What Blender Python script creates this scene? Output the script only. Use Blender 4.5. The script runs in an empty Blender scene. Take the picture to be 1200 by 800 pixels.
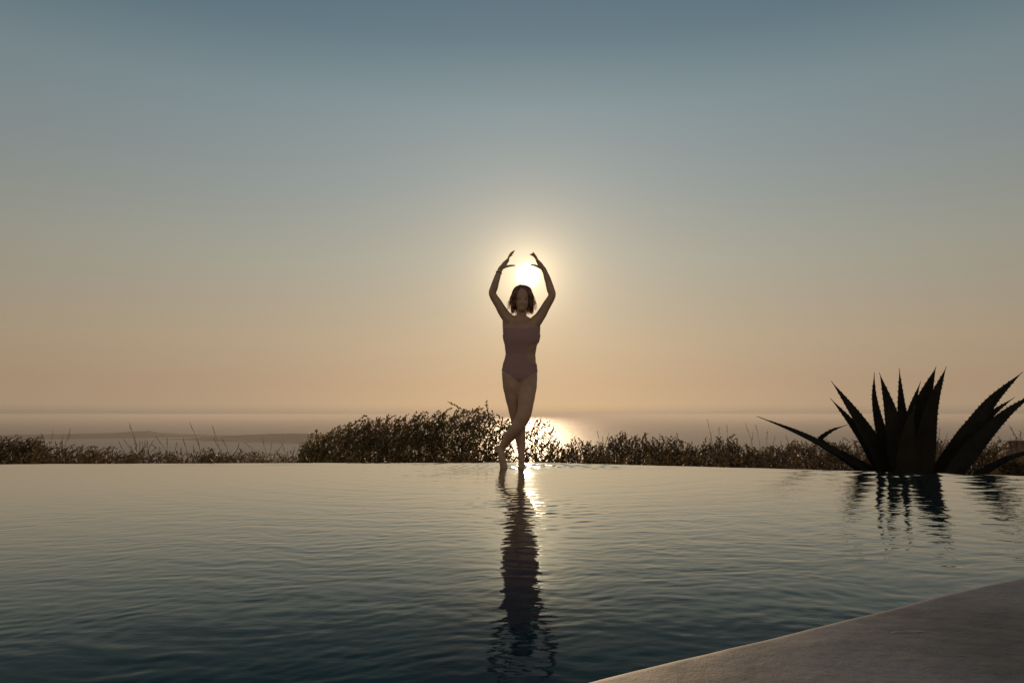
import bpy, math, random
import numpy as np
from mathutils import Vector, Matrix, noise
random.seed(7); rng = np.random.default_rng(7)
sc = bpy.context.scene
COL = sc.collection
R = math.radians

# ------------------------------------------------------------------ camera
F = 867.0; H = 0.458; HOR = 485.0
PITCH = math.atan((HOR - 400) / F)
cam = bpy.data.cameras.new('camera'); cam_o = bpy.data.objects.new('camera', cam); COL.objects.link(cam_o)
cam.lens = F / 1200 * 36; cam.sensor_width = 36; cam.clip_start = 0.02; cam.clip_end = 60000
cam_o.location = (0, 0, H); cam_o.rotation_euler = (math.pi / 2 + PITCH, 0, 0)
sc.camera = cam_o

def ray(px, py):
    xc = (px - 600) / F; zc = (400 - py) / F
    return np.array([xc, math.cos(PITCH) - zc * math.sin(PITCH), math.sin(PITCH) + zc * math.cos(PITCH)])
def P(px, py, Y):
    d = ray(px, py); t = Y / d[1]; return np.array([0, 0, H]) + d * t
def G(px, py, z=0.0):
    d = ray(px, py); t = (z - H) / d[2]; return np.array([0, 0, H]) + d * t

SUN_EL = R(10.8); SUN_AZ = R(1.2)
_s = ray(618.5, 322.5); _s /= np.linalg.norm(_s)
SUN_EL = math.asin(_s[2]); SUN_AZ = math.atan2(_s[0], _s[1])

# ------------------------------------------------------------------ helpers
def tag(o, label=None, cat=None, group=None, kind=None):
    if label: o['label'] = label
    if cat: o['category'] = cat
    if group: o['group'] = group
    if kind: o['kind'] = kind
    return o
def empty(name, loc=(0, 0, 0)):
    o = bpy.data.objects.new(name, None); COL.objects.link(o); o.location = loc; o.empty_display_size = 0.2
    return o
def link_mesh(name, verts, faces, mat, parent=None, smooth=True):
    me = bpy.data.meshes.new(name)
    me.from_pydata([tuple(map(float, v)) for v in verts], [], [tuple(int(i) for i in f) for f in faces])
    me.validate(); me.update()
    o = bpy.data.objects.new(name, me); COL.objects.link(o)
    if mat: me.materials.append(mat)
    if smooth: me.polygons.foreach_set('use_smooth', [True] * len(me.polygons))
    if parent is not None:
        o.parent = parent; o.matrix_parent_inverse = Matrix.Translation(-Vector(parent.location))
        # bake so that local coordinates are relative to the parent
        o.matrix_parent_inverse = Matrix.Identity(4)
        me.transform(Matrix.Translation(-Vector(parent.location)))
    return o
def big_mesh(name, V, Fq, mat, smooth=True, parent=None):
    """V (n,3), Fq (m,k) with constant k, fast."""
    V = np.asarray(V, dtype=np.float64)
    if parent is not None: V = V - np.array(parent.location)
    k = Fq.shape[1]; m = Fq.shape[0]
    me = bpy.data.meshes.new(name)
    me.vertices.add(len(V)); me.vertices.foreach_set('co', V.astype(np.float32).ravel())
    me.loops.add(m * k); me.loops.foreach_set('vertex_index', Fq.astype(np.int32).ravel())
    me.polygons.add(m); me.polygons.foreach_set('loop_start', (np.arange(m) * k).astype(np.int32))
    me.polygons.foreach_set('loop_total', np.full(m, k, dtype=np.int32))
    if smooth: me.polygons.foreach_set('use_smooth', np.ones(m, dtype=bool))
    me.update(calc_edges=True)
    me.materials.append(mat)
    o = bpy.data.objects.new(name, me); COL.objects.link(o)
    if parent is not None: o.parent = parent
    return o

class MB:
    def __init__(s): s.v = []; s.f = []
    def add(s, V, Fc):
        n = len(s.v); s.v.extend(V); s.f.extend([tuple(i + n for i in f) for f in Fc])
    def tube(s, pts, rad, sides=10, sub=4, wdir=None, cap=True):
        """lofted tube along a smoothed polyline; rad = r or (r_w, r_n) per point, wdir = direction of r_w."""
        pts = [np.array(p, float) for p in pts]
        rr = [(r, r) if np.isscalar(r) else r for r in rad]
        A = []; B = []
        n = len(pts)
        for i in range(n - 1):
            p0 = pts[max(i - 1, 0)]; p1 = pts[i]; p2 = pts[i + 1]; p3 = pts[min(i + 2, n - 1)]
            for k in range(sub):
                t = k / sub
                A.append(.5 * ((2 * p1) + (-p0 + p2) * t + (2 * p0 - 5 * p1 + 4 * p2 - p3) * t * t + (-p0 + 3 * p1 - 3 * p2 + p3) * t ** 3))
                u = t * t * (3 - 2 * t) if sub > 1 else t
                B.append((rr[i][0] * (1 - u) + rr[i + 1][0] * u, rr[i][1] * (1 - u) + rr[i + 1][1] * u))
        A.append(pts[-1]); B.append(rr[-1])
        if cap:   # rounded ends
            def endring(a, b, r):
                d = (a - b); L = np.linalg.norm(d); d = d / (L + 1e-9); rm = min(r)
                return [(a + d * rm * math.sin(q), (r[0] * math.cos(q), r[1] * math.cos(q))) for q in (R(35), R(65), R(84))]
            s0 = endring(A[0], A[1], B[0])[::-1]; s1 = endring(A[-1], A[-2], B[-1])
            A = [x[0] for x in s0] + A + [x[0] for x in s1]; B = [x[1] for x in s0] + B + [x[1] for x in s1]
        V = []; Fc = []
        prev = None
        for i, p in enumerate(A):
            T = A[min(i + 1, len(A) - 1)] - A[max(i - 1, 0)]; T = T / (np.linalg.norm(T) + 1e-12)
            w = np.array(wdir, float) if wdir is not None else (prev if prev is not None else (np.array([1., 0, 0]) if abs(T[0]) < .9 else np.array([0, 1., 0])))
            w = w - T * np.dot(w, T); w = w / (np.linalg.norm(w) + 1e-12); prev = w
            nn = np.cross(T, w)
            for k in range(sides):
                a = 2 * math.pi * k / sides
                V.append(p + w * math.cos(a) * B[i][0] + nn * math.sin(a) * B[i][1])
        m = len(A)
        for i in range(m - 1):
            for k in range(sides):
                k2 = (k + 1) % sides
                Fc.append((i * sides + k, i * sides + k2, (i + 1) * sides + k2, (i + 1) * sides + k))
        Fc.append(tuple(range(sides))[::-1]); Fc.append(tuple((m - 1) * sides + k for k in range(sides)))
        s.add(V, Fc)
    def ball(s, c, r, nu=16, nv=10):
        r = (r, r, r) if np.isscalar(r) else r
        V = [np.array([c[0], c[1], c[2] + r[2]])]
        for j in range(1, nv):
            ph = math.pi * j / nv
            for i in range(nu):
                th = 2 * math.pi * i / nu
                V.append(np.array([c[0] + r[0] * math.sin(ph) * math.cos(th), c[1] + r[1] * math.sin(ph) * math.sin(th), c[2] + r[2] * math.cos(ph)]))
        V.append(np.array([c[0], c[1], c[2] - r[2]]))
        Fc = [(0, 1 + i, 1 + (i + 1) % nu) for i in range(nu)]
        for j in range(nv - 2):
            for i in range(nu):
                a = 1 + j * nu + i; b = 1 + j * nu + (i + 1) % nu
                Fc.append((a, a + nu, b + nu, b))
        L = len(V) - 1; q = 1 + (nv - 2) * nu
        Fc += [(q + (i + 1) % nu, q + i, L) for i in range(nu)]
        s.add(V, Fc)
    def build(s, name, mat, parent=None, smooth=True): return link_mesh(name, s.v, s.f, mat, parent, smooth)

# ------------------------------------------------------------------ materials
def mat(name, base, rough=0.6, spec=0.5, **kw):
    m = bpy.data.materials.new(name); m.use_nodes = True
    nt = m.node_tree; b = nt.nodes['Principled BSDF']
    b.inputs['Base Color'].default_value = (*base, 1); b.inputs['Roughness'].default_value = rough
    b.inputs['Specular IOR Level'].default_value = spec
    for k, v in kw.items(): b.inputs[k].default_value = v
    return m, nt, b
def nnode(nt, t, **kw):
    n = nt.nodes.new(t)
    for k, v in kw.items():
        if k in n.inputs.keys(): n.inputs[k].default_value = v
        else: setattr(n, k, v)
    return n
def noise_color(nt, b, c1, c2, scale, detail=4, lo=.35, hi=.65, coord='Object'):
    tc = nnode(nt, 'ShaderNodeTexCoord'); nz = nnode(nt, 'ShaderNodeTexNoise', Scale=scale, Detail=detail)
    cr = nnode(nt, 'ShaderNodeValToRGB')
    cr.color_ramp.elements[0].position = lo; cr.color_ramp.elements[0].color = (*c1, 1)
    cr.color_ramp.elements[1].position = hi; cr.color_ramp.elements[1].color = (*c2, 1)
    nt.links.new(tc.outputs[coord], nz.inputs['Vector']); nt.links.new(nz.outputs['Fac'], cr.inputs['Fac'])
    nt.links.new(cr.outputs['Color'], b.inputs['Base Color'])
    return tc, nz, cr
def add_bump(nt, b, tc, scale, strength, dist, detail=3, coord='Object'):
    nz = nnode(nt, 'ShaderNodeTexNoise', Scale=scale, Detail=detail)
    bp = nnode(nt, 'ShaderNodeBump', Strength=strength, Distance=dist)
    nt.links.new(tc.outputs[coord], nz.inputs['Vector']); nt.links.new(nz.outputs['Fac'], bp.inputs['Height'])
    if b.inputs['Normal'].links: nt.links.new(b.inputs['Normal'].links[0].from_socket, bp.inputs['Normal'])
    nt.links.new(bp.outputs['Normal'], b.inputs['Normal'])
    return bp

def leaf_mat(name, c1, c2, trans=(0.22, 0.14, 0.045), tw=0.38):
    m, nt, b = mat(name, c1, 0.55, 0.3)
    tc, nz, cr = noise_color(nt, b, c1, c2, 9.0, 2, .35, .65)
    tr = nnode(nt, 'ShaderNodeBsdfTranslucent'); tr.inputs['Color'].default_value = (*trans, 1)
    mx = nnode(nt, 'ShaderNodeMixShader'); mx.inputs[0].default_value = tw
    out = nt.nodes['Material Output']
    nt.links.new(b.outputs[0], mx.inputs[1]); nt.links.new(tr.outputs[0], mx.inputs[2]); nt.links.new(mx.outputs[0], out.inputs['Surface'])
    return m
M_leaf = leaf_mat('shrub_leaves', (0.10, 0.070, 0.024), (0.14, 0.105, 0.038))
M_leaf_brown = leaf_mat('dry_shrub_leaves', (0.085, 0.060, 0.028), (0.13, 0.095, 0.045), (0.16, 0.09, 0.03))
M_leaf_dark = leaf_mat('dark_shrub_leaves', (0.085, 0.052, 0.020), (0.12, 0.076, 0.029), (0.12, 0.07, 0.025))
M_stem, nt, b = mat('woody_stem', (0.07, 0.048, 0.03), 0.8)
M_straw, nt, b = mat('dry_straw', (0.16, 0.12, 0.07), 0.8)
# agave
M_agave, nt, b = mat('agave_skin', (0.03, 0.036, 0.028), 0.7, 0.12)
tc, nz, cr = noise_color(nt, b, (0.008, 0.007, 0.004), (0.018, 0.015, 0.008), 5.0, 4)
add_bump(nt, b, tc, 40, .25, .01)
M_spine, nt, b = mat('agave_spine', (0.03, 0.018, 0.012), 0.5)
# person
M_skin, nt, b = mat('skin', (0.42, 0.25, 0.155), 0.5, 0.4)
b.inputs['Subsurface Weight'].default_value = 0.15; b.inputs['Subsurface Radius'].default_value = (0.012, 0.005, 0.003); b.inputs['Subsurface Scale'].default_value = 1
tc, nz, cr = noise_color(nt, b, (0.37, 0.215, 0.13), (0.47, 0.29, 0.185), 9, 5); add_bump(nt, b, tc, 60, .2, .003)
M_suit, nt, b = mat('swimsuit_fabric', (0.34, 0.195, 0.18), 0.7, 0.2)
tc = nnode(nt, 'ShaderNodeTexCoord'); add_bump(nt, b, tc, 900, .3, .001)
M_hair, nt, b = mat('hair', (0.34, 0.19, 0.12), 0.45, 0.5)
tr = nnode(nt, 'ShaderNodeBsdfTranslucent'); tr.inputs['Color'].default_value = (0.75, 0.40, 0.20, 1)
mx = nnode(nt, 'ShaderNodeMixShader'); mx.inputs[0].default_value = .5
nt.links.new(b.outputs[0], mx.inputs[1]); nt.links.new(tr.outputs[0], mx.inputs[2]); nt.links.new(mx.outputs[0], nt.nodes['Material Output'].inputs['Surface'])
M_eye, nt, b = mat('eye_white', (0.28, 0.22, 0.18), 0.35)
M_iris, nt, b = mat('eye_iris', (0.04, 0.02, 0.012), 0.2)
M_band, nt, b = mat('bracelet_cord', (0.05, 0.035, 0.03), 0.6)
# plaster deck
M_plaster, nt, b = mat('plaster_deck', (0.40, 0.35, 0.32), 0.66, 0.22)
tc, nz, cr = noise_color(nt, b, (0.070, 0.070, 0.077), (0.150, 0.149, 0.162), 2.6, 9, .38, .62)
bp1 = add_bump(nt, b, tc, 260, .35, .0016, 4)
bp2 = add_bump(nt, b, tc, 14, .35, .012, 5)
bp3 = add_bump(nt, b, tc, 3, .4, .03, 2)
# a few shallow chips and trowel marks
nz3 = nnode(nt, 'ShaderNodeTexNoise', Scale=7.0, Detail=2.0); mp3 = nnode(nt, 'ShaderNodeMapping'); mp3.inputs['Scale'].default_value = (.7, 2.2, 1)
nt.links.new(tc.outputs['Object'], mp3.inputs[0]); nt.links.new(mp3.outputs[0], nz3.inputs['Vector'])
cr3 = nnode(nt, 'ShaderNodeMapRange'); cr3.inputs['From Min'].default_value = .695; cr3.inputs['From Max'].default_value = .715; nt.links.new(nz3.outputs['Fac'], cr3.inputs['Value'])
bp3 = nnode(nt, 'ShaderNodeBump', Strength=.8, Distance=.004); nt.links.new(cr3.outputs[0], bp3.inputs['Height']); nt.links.new(b.inputs['Normal'].links[0].from_socket, bp3.inputs['Normal']); nt.links.new(bp3.outputs[0], b.inputs['Normal'])
# fine grain and darker wear in the colour
nz2 = nnode(nt, 'ShaderNodeTexNoise', Scale=70.0, Detail=6.0); nt.links.new(tc.outputs['Object'], nz2.inputs['Vector'])
mr = nnode(nt, 'ShaderNodeMapRange'); mr.inputs['From Min'].default_value = .3; mr.inputs['From Max'].default_value = .7; mr.inputs['To Min'].default_value = .8; mr.inputs['To Max'].default_value = 1.1
nt.links.new(nz2.outputs['Fac'], mr.inputs['Value'])
vm = nnode(nt, 'ShaderNodeVectorMath', operation='SCALE'); nt.links.new(cr.outputs['Color'], vm.inputs[0]); nt.links.new(mr.outputs[0], vm.inputs['Scale']); nt.links.new(vm.outputs[0], b.inputs['Base Color'])
M_wall, nt, b = mat('pool_wall_plaster', (0.16, 0.17, 0.16), 0.8)
tc, nz, cr = noise_color(nt, b, (0.10, 0.11, 0.10), (0.2, 0.2, 0.185), 4, 5); add_bump(nt, b, tc, 40, .3, .01)
# pool water
M_pool, nt, b = mat('pool_water', (0.001, 0.030, 0.042), 0.6, 0.0)
tc = nnode(nt, 'ShaderNodeTexCoord')
mp = nnode(nt, 'ShaderNodeMapping'); mp.inputs['Scale'].default_value = (1, 1.6, 1); nt.links.new(tc.outputs['Object'], mp.inputs[0])
nz = nnode(nt, 'ShaderNodeTexNoise', Scale=16.0, Detail=2.0, Roughness=.5); nt.links.new(mp.outputs[0], nz.inputs['Vector'])
bp = nnode(nt, 'ShaderNodeBump', Strength=0.3, Distance=0.002); nt.links.new(nz.outputs['Fac'], bp.inputs['Height'])
gl = nnode(nt, 'ShaderNodeBsdfGlossy', Roughness=0.038); gl.inputs['Color'].default_value = (.93, .99, 1, 1); nt.links.new(bp.outputs[0], gl.inputs['Normal'])
lw = nnode(nt, 'ShaderNodeLayerWeight', Blend=.5); nt.links.new(bp.outputs[0], lw.inputs['Normal'])
fr = nnode(nt, 'ShaderNodeValToRGB'); nt.links.new(lw.outputs['Facing'], fr.inputs[0])
FR = [(0.0, .02), (.55, .02), (.674, .027), (.74, .09), (.813, .33), (.87, .62), (.915, .84), (.95, .94), (1.0, 1.0)]
e = fr.color_ramp.elements
while len(e) < len(FR): e.new(.5)
for i_, (p_, v_) in enumerate(FR): e[i_].position = p_; e[i_].color = (v_, v_, v_, 1)
mx = nnode(nt, 'ShaderNodeMixShader'); nt.links.new(fr.outputs[0], mx.inputs[0]); nt.links.new(b.outputs[0], mx.inputs[1]); nt.links.new(gl.outputs[0], mx.inputs[2]); nt.links.new(mx.outputs[0], nt.nodes['Material Output'].inputs['Surface'])
# sea
M_sea, nt, b = mat('sea_water', (0.10, 0.105, 0.098), 0.43, 0.10, IOR=1.333)
tc = nnode(nt, 'ShaderNodeTexCoord')
nz = nnode(nt, 'ShaderNodeTexNoise', Scale=0.22, Detail=5.0, Roughness=.65); nt.links.new(tc.outputs['Object'], nz.inputs['Vector'])
bp = nnode(nt, 'ShaderNodeBump', Strength=1.0, Distance=0.9); nt.links.new(nz.outputs['Fac'], bp.inputs['Height']); nt.links.new(bp.outputs[0], b.inputs['Normal'])
# land
M_ground, nt, b = mat('dry_hillside', (0.10, 0.075, 0.05), 0.95, 0.1)
tc, nz, cr = noise_color(nt, b, (0.05, 0.05, 0.028), (0.16, 0.115, 0.07), .8, 8); add_bump(nt, b, tc, 6, .6, .15)
M_land, nt, b = mat('far_headland', (0.10, 0.085, 0.065), 0.95, 0.1)
tc, nz, cr = noise_color(nt, b, (0.018, 0.015, 0.012), (0.05, 0.04, 0.03), .01, 8)
M_clay, nt, b = mat('weathered_clay', (0.30, 0.14, 0.08), 0.8, 0.2)
tc, nz, cr = noise_color(nt, b, (0.12, 0.06, 0.038), (0.27, 0.14, 0.085), 7, 6); add_bump(nt, b, tc, 50, .4, .006)

# ------------------------------------------------------------------ sky, sun
w = bpy.data.worlds.new("World"); sc.world = w; w.use_nodes = True
nt = w.node_tree; bg = nt.nodes['Background']; bg.inputs['Strength'].default_value = 0.1
L = nt.links.new
sky = nnode(nt, 'ShaderNodeTexSky'); sky.sky_type = 'NISHITA'; sky.sun_disc = False
sky.sun_elevation = SUN_EL; sky.sun_rotation = SUN_AZ; sky.air_density = 1.0; sky.dust_density = 1.0; sky.ozone_density = 1.5; sky.altitude = 80
tc = nnode(nt, 'ShaderNodeTexCoord')
def M(op, a, b=None, clamp=False):
    n = nnode(nt, 'ShaderNodeMath', operation=op); n.use_clamp = clamp
    for i, v in enumerate((a, b)):
        if v is None: continue
        if isinstance(v, (int, float)): n.inputs[i].default_value = v
        else: L(v, n.inputs[i])
    return n.outputs[0]
def VM(op, a, b=None, s=None):
    n = nnode(nt, 'ShaderNodeVectorMath', operation=op)
    for i, v in enumerate((a, b)):
        if v is None: continue
        if isinstance(v, (tuple, list)): n.inputs[i].default_value = v
        else: L(v, n.inputs[i])
    if s is not None:
        if isinstance(s, (int, float)): n.inputs['Scale'].default_value = s
        else: L(s, n.inputs['Scale'])
    return n
dirn = VM('NORMALIZE', tc.outputs['Generated']).outputs[0]
sx = nnode(nt, 'ShaderNodeSeparateXYZ'); L(dirn, sx.inputs[0])
el = M('MULTIPLY', M('ARCSINE', M('MINIMUM', M('MAXIMUM', sx.outputs['Z'], 0.0), 0.999)), 180 / math.pi)
ramp = nnode(nt, 'ShaderNodeValToRGB'); L(M('DIVIDE', el, 90.0), ramp.inputs[0])
def lin(c): return tuple((x / 255 / 12.92) if x / 255 < .04045 else ((x / 255 + .055) / 1.055) ** 2.4 for x in c)
SKY = [(0.0, (148, 133, 118)), (.25, (168, 147, 125)), (.65, (183, 158, 131)), (2.3, (183, 155, 128)), (5.4, (186, 164, 136)), (11.7, (171, 168, 152)), (17.6, (151, 159, 157)), (23, (135, 152, 156)), (28, (105, 129, 140)), (33, (92, 116, 130)), (45, (84, 104, 122)), (90, (70, 86, 108))]
e = ramp.color_ramp.elements
while len(e) < len(SKY): e.new(.5)
for i, (a, c) in enumerate(SKY): e[i].position = a / 90; e[i].color = (*lin(c), 1)
sund = tuple(float(x) for x in _s)
dt = nnode(nt, 'ShaderNodeVectorMath', operation='DOT_PRODUCT'); L(dirn, dt.inputs[0]); dt.inputs[1].default_value = sund
ang = M('MULTIPLY', M('ARCCOSINE', M('MINIMUM', dt.outputs['Value'], 0.9999999)), 180 / math.pi)
def ex(sig, p=1.0):
    x = M('DIVIDE', ang, sig)
    if p != 1.0: x = M('POWER', x, p)
    return M('EXPONENT', M('MULTIPLY', x, -1.0))
broad = M('ADD', M('MULTIPLY', ex(36.0, 2.0), 0.38), 0.70)
base = VM('SCALE', ramp.outputs[0], s=M('MULTIPLY', broad, 8.6)).outputs[0]
nis = VM('SCALE', sky.outputs[0], s=0.03).outputs[0]
tot = VM('ADD', base, nis).outputs[0]
def aur(col, amp, sig, p=1.0):
    global tot
    f = M('MULTIPLY', ex(sig, p), amp * 10.0)
    tot = VM('ADD', tot, VM('SCALE', nconst(col), s=f).outputs[0]).outputs[0]
def nconst(col):
    c = nnode(nt, 'ShaderNodeCombineXYZ')
    for i in range(3): c.inputs[i].default_value = col[i]
    return c.outputs[0]
# warm fill glow added low in the sky behind the camera, brightens the figure's front
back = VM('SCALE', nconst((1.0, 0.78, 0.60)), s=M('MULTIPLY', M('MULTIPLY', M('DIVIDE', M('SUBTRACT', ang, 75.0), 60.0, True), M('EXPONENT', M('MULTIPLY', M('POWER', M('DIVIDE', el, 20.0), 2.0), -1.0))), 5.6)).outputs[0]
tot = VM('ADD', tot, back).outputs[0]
aur((1.0, 0.93, 0.78), 6.0, 0.66, 3.0)
aur((1.0, 0.76, 0.42), 1.2, 1.6)
aur((1.0, 0.66, 0.38), 0.25, 4.2)
aur((1.0, 0.50, 0.28), 0.022, 12.0)
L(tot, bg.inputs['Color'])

sun = bpy.data.lights.new('sun', 'SUN'); sun.energy = 2.0; sun.angle = R(0.5); sun.color = (1.0, 0.70, 0.42)
so = bpy.data.objects.new('sun', sun); COL.objects.link(so)
so.rotation_euler = Vector(-_s).to_track_quat('-Z', 'Y').to_euler()

# ------------------------------------------------------------------ pool water
RIM = [(-700, 547), (-300, 545), (0, 543), (300, 541.6), (600, 541), (640, 541.2), (710, 543.2), (780, 544.6), (870, 547), (952, 549.3), (1024, 551.2), (1117, 554), (1200, 556.7), (1300, 561), (1420, 568)]
rimW = [G(a, b_)[:2] for a, b_ in RIM]
rx = np.array([p[0] for p in rimW]); ry = np.array([p[1] for p in rimW])
def rim_y(x): return np.interp(x, rx, ry)
DECKZ = 0.045
EDGE = [(699, 799), (767, 780), (862, 758), (983, 730), (1070, 707), (1157, 685), (1196, 677)]
edW = [G(a, b_, DECKZ)[:2] for a, b_ in EDGE]
ed = np.array([(-9.0, -4.4), (-3.0, -0.85)] + [tuple(p) for p in edW] + [(1.75, 2.16), (2.4, 2.5), (3.3, 3.1), (4.2, 3.9), (5.0, 4.7), (5.5, 5.15)])
def edge_y(x): return np.interp(x, ed[:, 0], ed[:, 1])
X0, X1 = -9.0, 5.4
# columns denser in the middle
cx = np.concatenate([np.linspace(X0, -5, 160, endpoint=False), np.linspace(-5, -1.2, 300, endpoint=False), np.linspace(-1.2, 1.6, 330, endpoint=False), np.linspace(1.6, X1, 300)])
NR = 640
t = np.linspace(0, 1, NR)
y0 = edge_y(cx) - 0.05; y1 = rim_y(cx)
XX = np.repeat(cx[None, :], NR, 0); YY = y0[None, :] + (y1 - y0)[None, :] * t[:, None]
def smooth_noise(X, Y, scale, seed, oct=3):
    r = np.random.default_rng(seed); out = np.zeros_like(X); tot_ = 0
    for o in range(oct):
        for _ in range(5):
            a = r.uniform(0, 2 * math.pi); k = 2 * math.pi / (scale / (1.8 ** o)) * r.uniform(.7, 1.3)
            out += np.sin(X * math.cos(a) * k + Y * math.sin(a) * k + r.uniform(0, 6.28)) / (1.5 ** o)
        tot_ += 5 / (1.5 ** o)
    return out / tot_ * 1.8
Z = np.zeros_like(XX)
r2 = np.random.default_rng(11)
NW = 96
WARPX = smooth_noise(XX, YY, 1.3, 5) * 0.12; WARPY = smooth_noise(XX, YY, 1.1, 6) * 0.12
for i in range(NW):
    lam = 0.034 * (0.21 / 0.034) ** r2.random()
    a = R(92) + r2.normal(0, R(20)) if r2.random() < .66 else r2.uniform(0, 2 * math.pi)
    k = 2 * math.pi / lam
    s = 0.0044 if lam < .12 else 0.0018
    mod = 0.75 + 0.55 * smooth_noise(XX, YY, 1.6, 100 + i, 1)
    fade = 1.0 if lam > .14 else np.clip((y1[None, :] - YY) / 4.0, .12, 1)
    Z += (s / k) * mod * fade * np.sin(k * (math.cos(a) * (XX + WARPX) + math.sin(a) * (YY + WARPY)) + r2.uniform(0, 6.28))
# rings spreading from the feet and a stir near the agave side
FX, FY = G(600, 548)[:2]
for (qx, qy, lam, s, dec) in ((FX, FY, .16, .020, 2.2), (FX + .1, FY - .1, .09, .018, 1.2), (2.4, 3.6, .22, .014, 2.5), (FX - .05, FY + .1, .30, .012, 4.0)):
    d = np.sqrt((XX - qx) ** 2 + (YY - qy) ** 2) + .05
    Z += s * lam / 6.283 * np.sin(2 * math.pi * d / lam) * np.exp(-d / dec) * (1 - np.exp(-d / .12))
# calmer sheet close to the rim, a small swell where it spills over
dist = (y1[None, :] - YY)
calm = (0.36 + 0.64 * np.clip(dist / 3.6, 0, 1)) * (1 - .3 * np.clip((-XX - .6) / 2, 0, 1)) * (1 + 1.0 * np.exp(-((XX - 3.6) / 1.3) ** 2 - (dist / 2.2) ** 2))
Z *= calm
SPX, SPY = G(626, 596)[:2]
for i in range(30):
    lam = r2.uniform(.05, .13); a = r2.uniform(R(30), R(150)); k = 2 * math.pi / lam
    Z += (.014 / k) * np.exp(-((XX - SPX) / .30) ** 2 - ((YY - SPY) / .65) ** 2) * np.sin(k * (math.cos(a) * XX + math.sin(a) * YY) + r2.uniform(0, 6.28))
for i in range(26):
    lam = r2.uniform(.05, .16); a = r2.uniform(R(40), R(140)); k = 2 * math.pi / lam
    Z += (.030 / k) * np.exp(-((XX - .36) / .62) ** 2 - ((dist - .42) / .42) ** 2) * np.sin(k * (math.cos(a) * XX + math.sin(a) * YY) + r2.uniform(0, 6.28))
Z += 0.010 * np.exp(-((dist - 0.30) / 0.22) ** 2) * (0.5 + 0.8 * smooth_noise(XX, YY, .8, 77, 2)) * 0.6
for (qx, qy, ph_) in ((FX, FY - .03, 0.0), (float(G(589.5, 547)[0]), float(G(589.5, 547)[1]), 1.3)):
    d = np.sqrt((XX - qx) ** 2 + (YY - qy) ** 2) + .02
    Z += .0013 * np.sin(2 * math.pi * d / .085 + ph_) * np.exp(-d / .55) * (1 - np.exp(-d / .05)) + .004 * np.exp(-(d / .045) ** 2)
for i in range(9):    # longer swell rolling towards the agave side of the rim
    lam = r2.uniform(.22, .46); a = R(90) + r2.normal(0, R(11)); k = 2 * math.pi / lam
    Z += (.0105 / k) * np.exp(-((XX - 3.7) / 1.5) ** 2 - ((dist - .9) / 1.3) ** 2) * np.sin(k * (math.cos(a) * (XX + WARPX) + math.sin(a) * (YY + WARPY)) + r2.uniform(0, 6.28))
Z *= 1 - .22 * np.exp(-((dist - 6.3) / 1.6) ** 2)
Z -= 0.02 * np.exp(-dist / 0.035)
ncol = len(cx)
V = np.stack([XX, YY, Z], -1).reshape(-1, 3)
ii, jj = np.meshgrid(np.arange(NR - 1), np.arange(ncol - 1), indexing='ij')
a = (ii * ncol + jj).ravel(); Fq = np.stack([a, a + 1, a + ncol + 1, a + ncol], -1)
tag(big_mesh('pool_water', V, Fq, M_pool), kind='structure')

# wall carrying the far edge, with the shallow ledge the person stands on
wx = np.linspace(X0, X1, 90); wy = rim_y(wx)
prof = [(-1.35, -1.4), (-1.35, -0.035), (-0.06, -0.035), (-0.012, -0.03), (0.0, -0.045), (0.0, -1.7), (-1.35, -1.7)]
V = []; Fc = []
for x, y in zip(wx, wy):
    for (o, z) in prof: V.append((x, y + o - 0.004, z))
n = len(prof)
for i in range(len(wx) - 1):
    for k in range(n - 1): Fc.append((i * n + k, i * n + k + 1, (i + 1) * n + k + 1, (i + 1) * n + k))
tag(link_mesh('pool_edge_wall', V, Fc, M_wall, smooth=False), 'low plastered wall under the spilling far edge of the pool', 'wall')

# deck: rounded nose swept along the pool edge
pts = []
for i in range(len(ed) - 1):
    m_ = max(2, int(np.linalg.norm(ed[i + 1] - ed[i]) / .05))
    for k in range(m_): pts.append(ed[i] + (ed[i + 1] - ed[i]) * k / m_)
pts.append(ed[-1]); pts = np.array(pts)
for _ in range(30): pts[1:-1] = (pts[:-2] + 2 * pts[1:-1] + pts[2:]) / 4
tan = np.gradient(pts, axis=0); tan /= np.linalg.norm(tan, axis=1)[:, None]
nrm = np.stack([tan[:, 1], -tan[:, 0]], -1)       # towards the deck (right / near side)
rn = 0.055
prof = [(0.0, -1.6), (0.0, DECKZ - rn)]
for q in range(1, 9):
    aa = math.pi / 2 * q / 8; prof.append((rn - rn * math.cos(aa), DECKZ - rn + rn * math.sin(aa)))
for dd in (.08, .12, .17, .23, .3, .4, .55, .75, 1.0, 1.3, 1.7, 2.3, 3.2): prof.append((rn + dd, DECKZ + 0.0015 * dd))
pts = pts - nrm * 0.046
V = []; Fc = []; n = len(prof)
for i, p in enumerate(pts):
    for (o, z) in prof:
        q = p + nrm[i] * o
        zz = z + (0.0022 * noise.noise((q[0] * 3, q[1] * 3, 0)) + 0.001 * noise.noise((q[0] * 11, q[1] * 11, 3)) if o > 0.02 else 0)
        V.append((q[0], q[1], zz))
for i in range(len(pts) - 1):
    for k in range(n - 1): Fc.append((i * n + k, (i + 1) * n + k, (i + 1) * n + k + 1, i * n + k + 1))
tag(link_mesh('pool_deck', V, Fc, M_plaster), kind='structure')
tag(link_mesh('terrace', [(-30, -14, .035), (30, -14, .035), (30, 1.0, .035), (7.5, 1.6, .035), (1.4, -0.6, .035), (-9.5, -7.0, .035), (-30, -9, .035)], [(0, 1, 2, 3, 4, 5, 6)], M_plaster, smooth=False), kind='structure')

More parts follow.
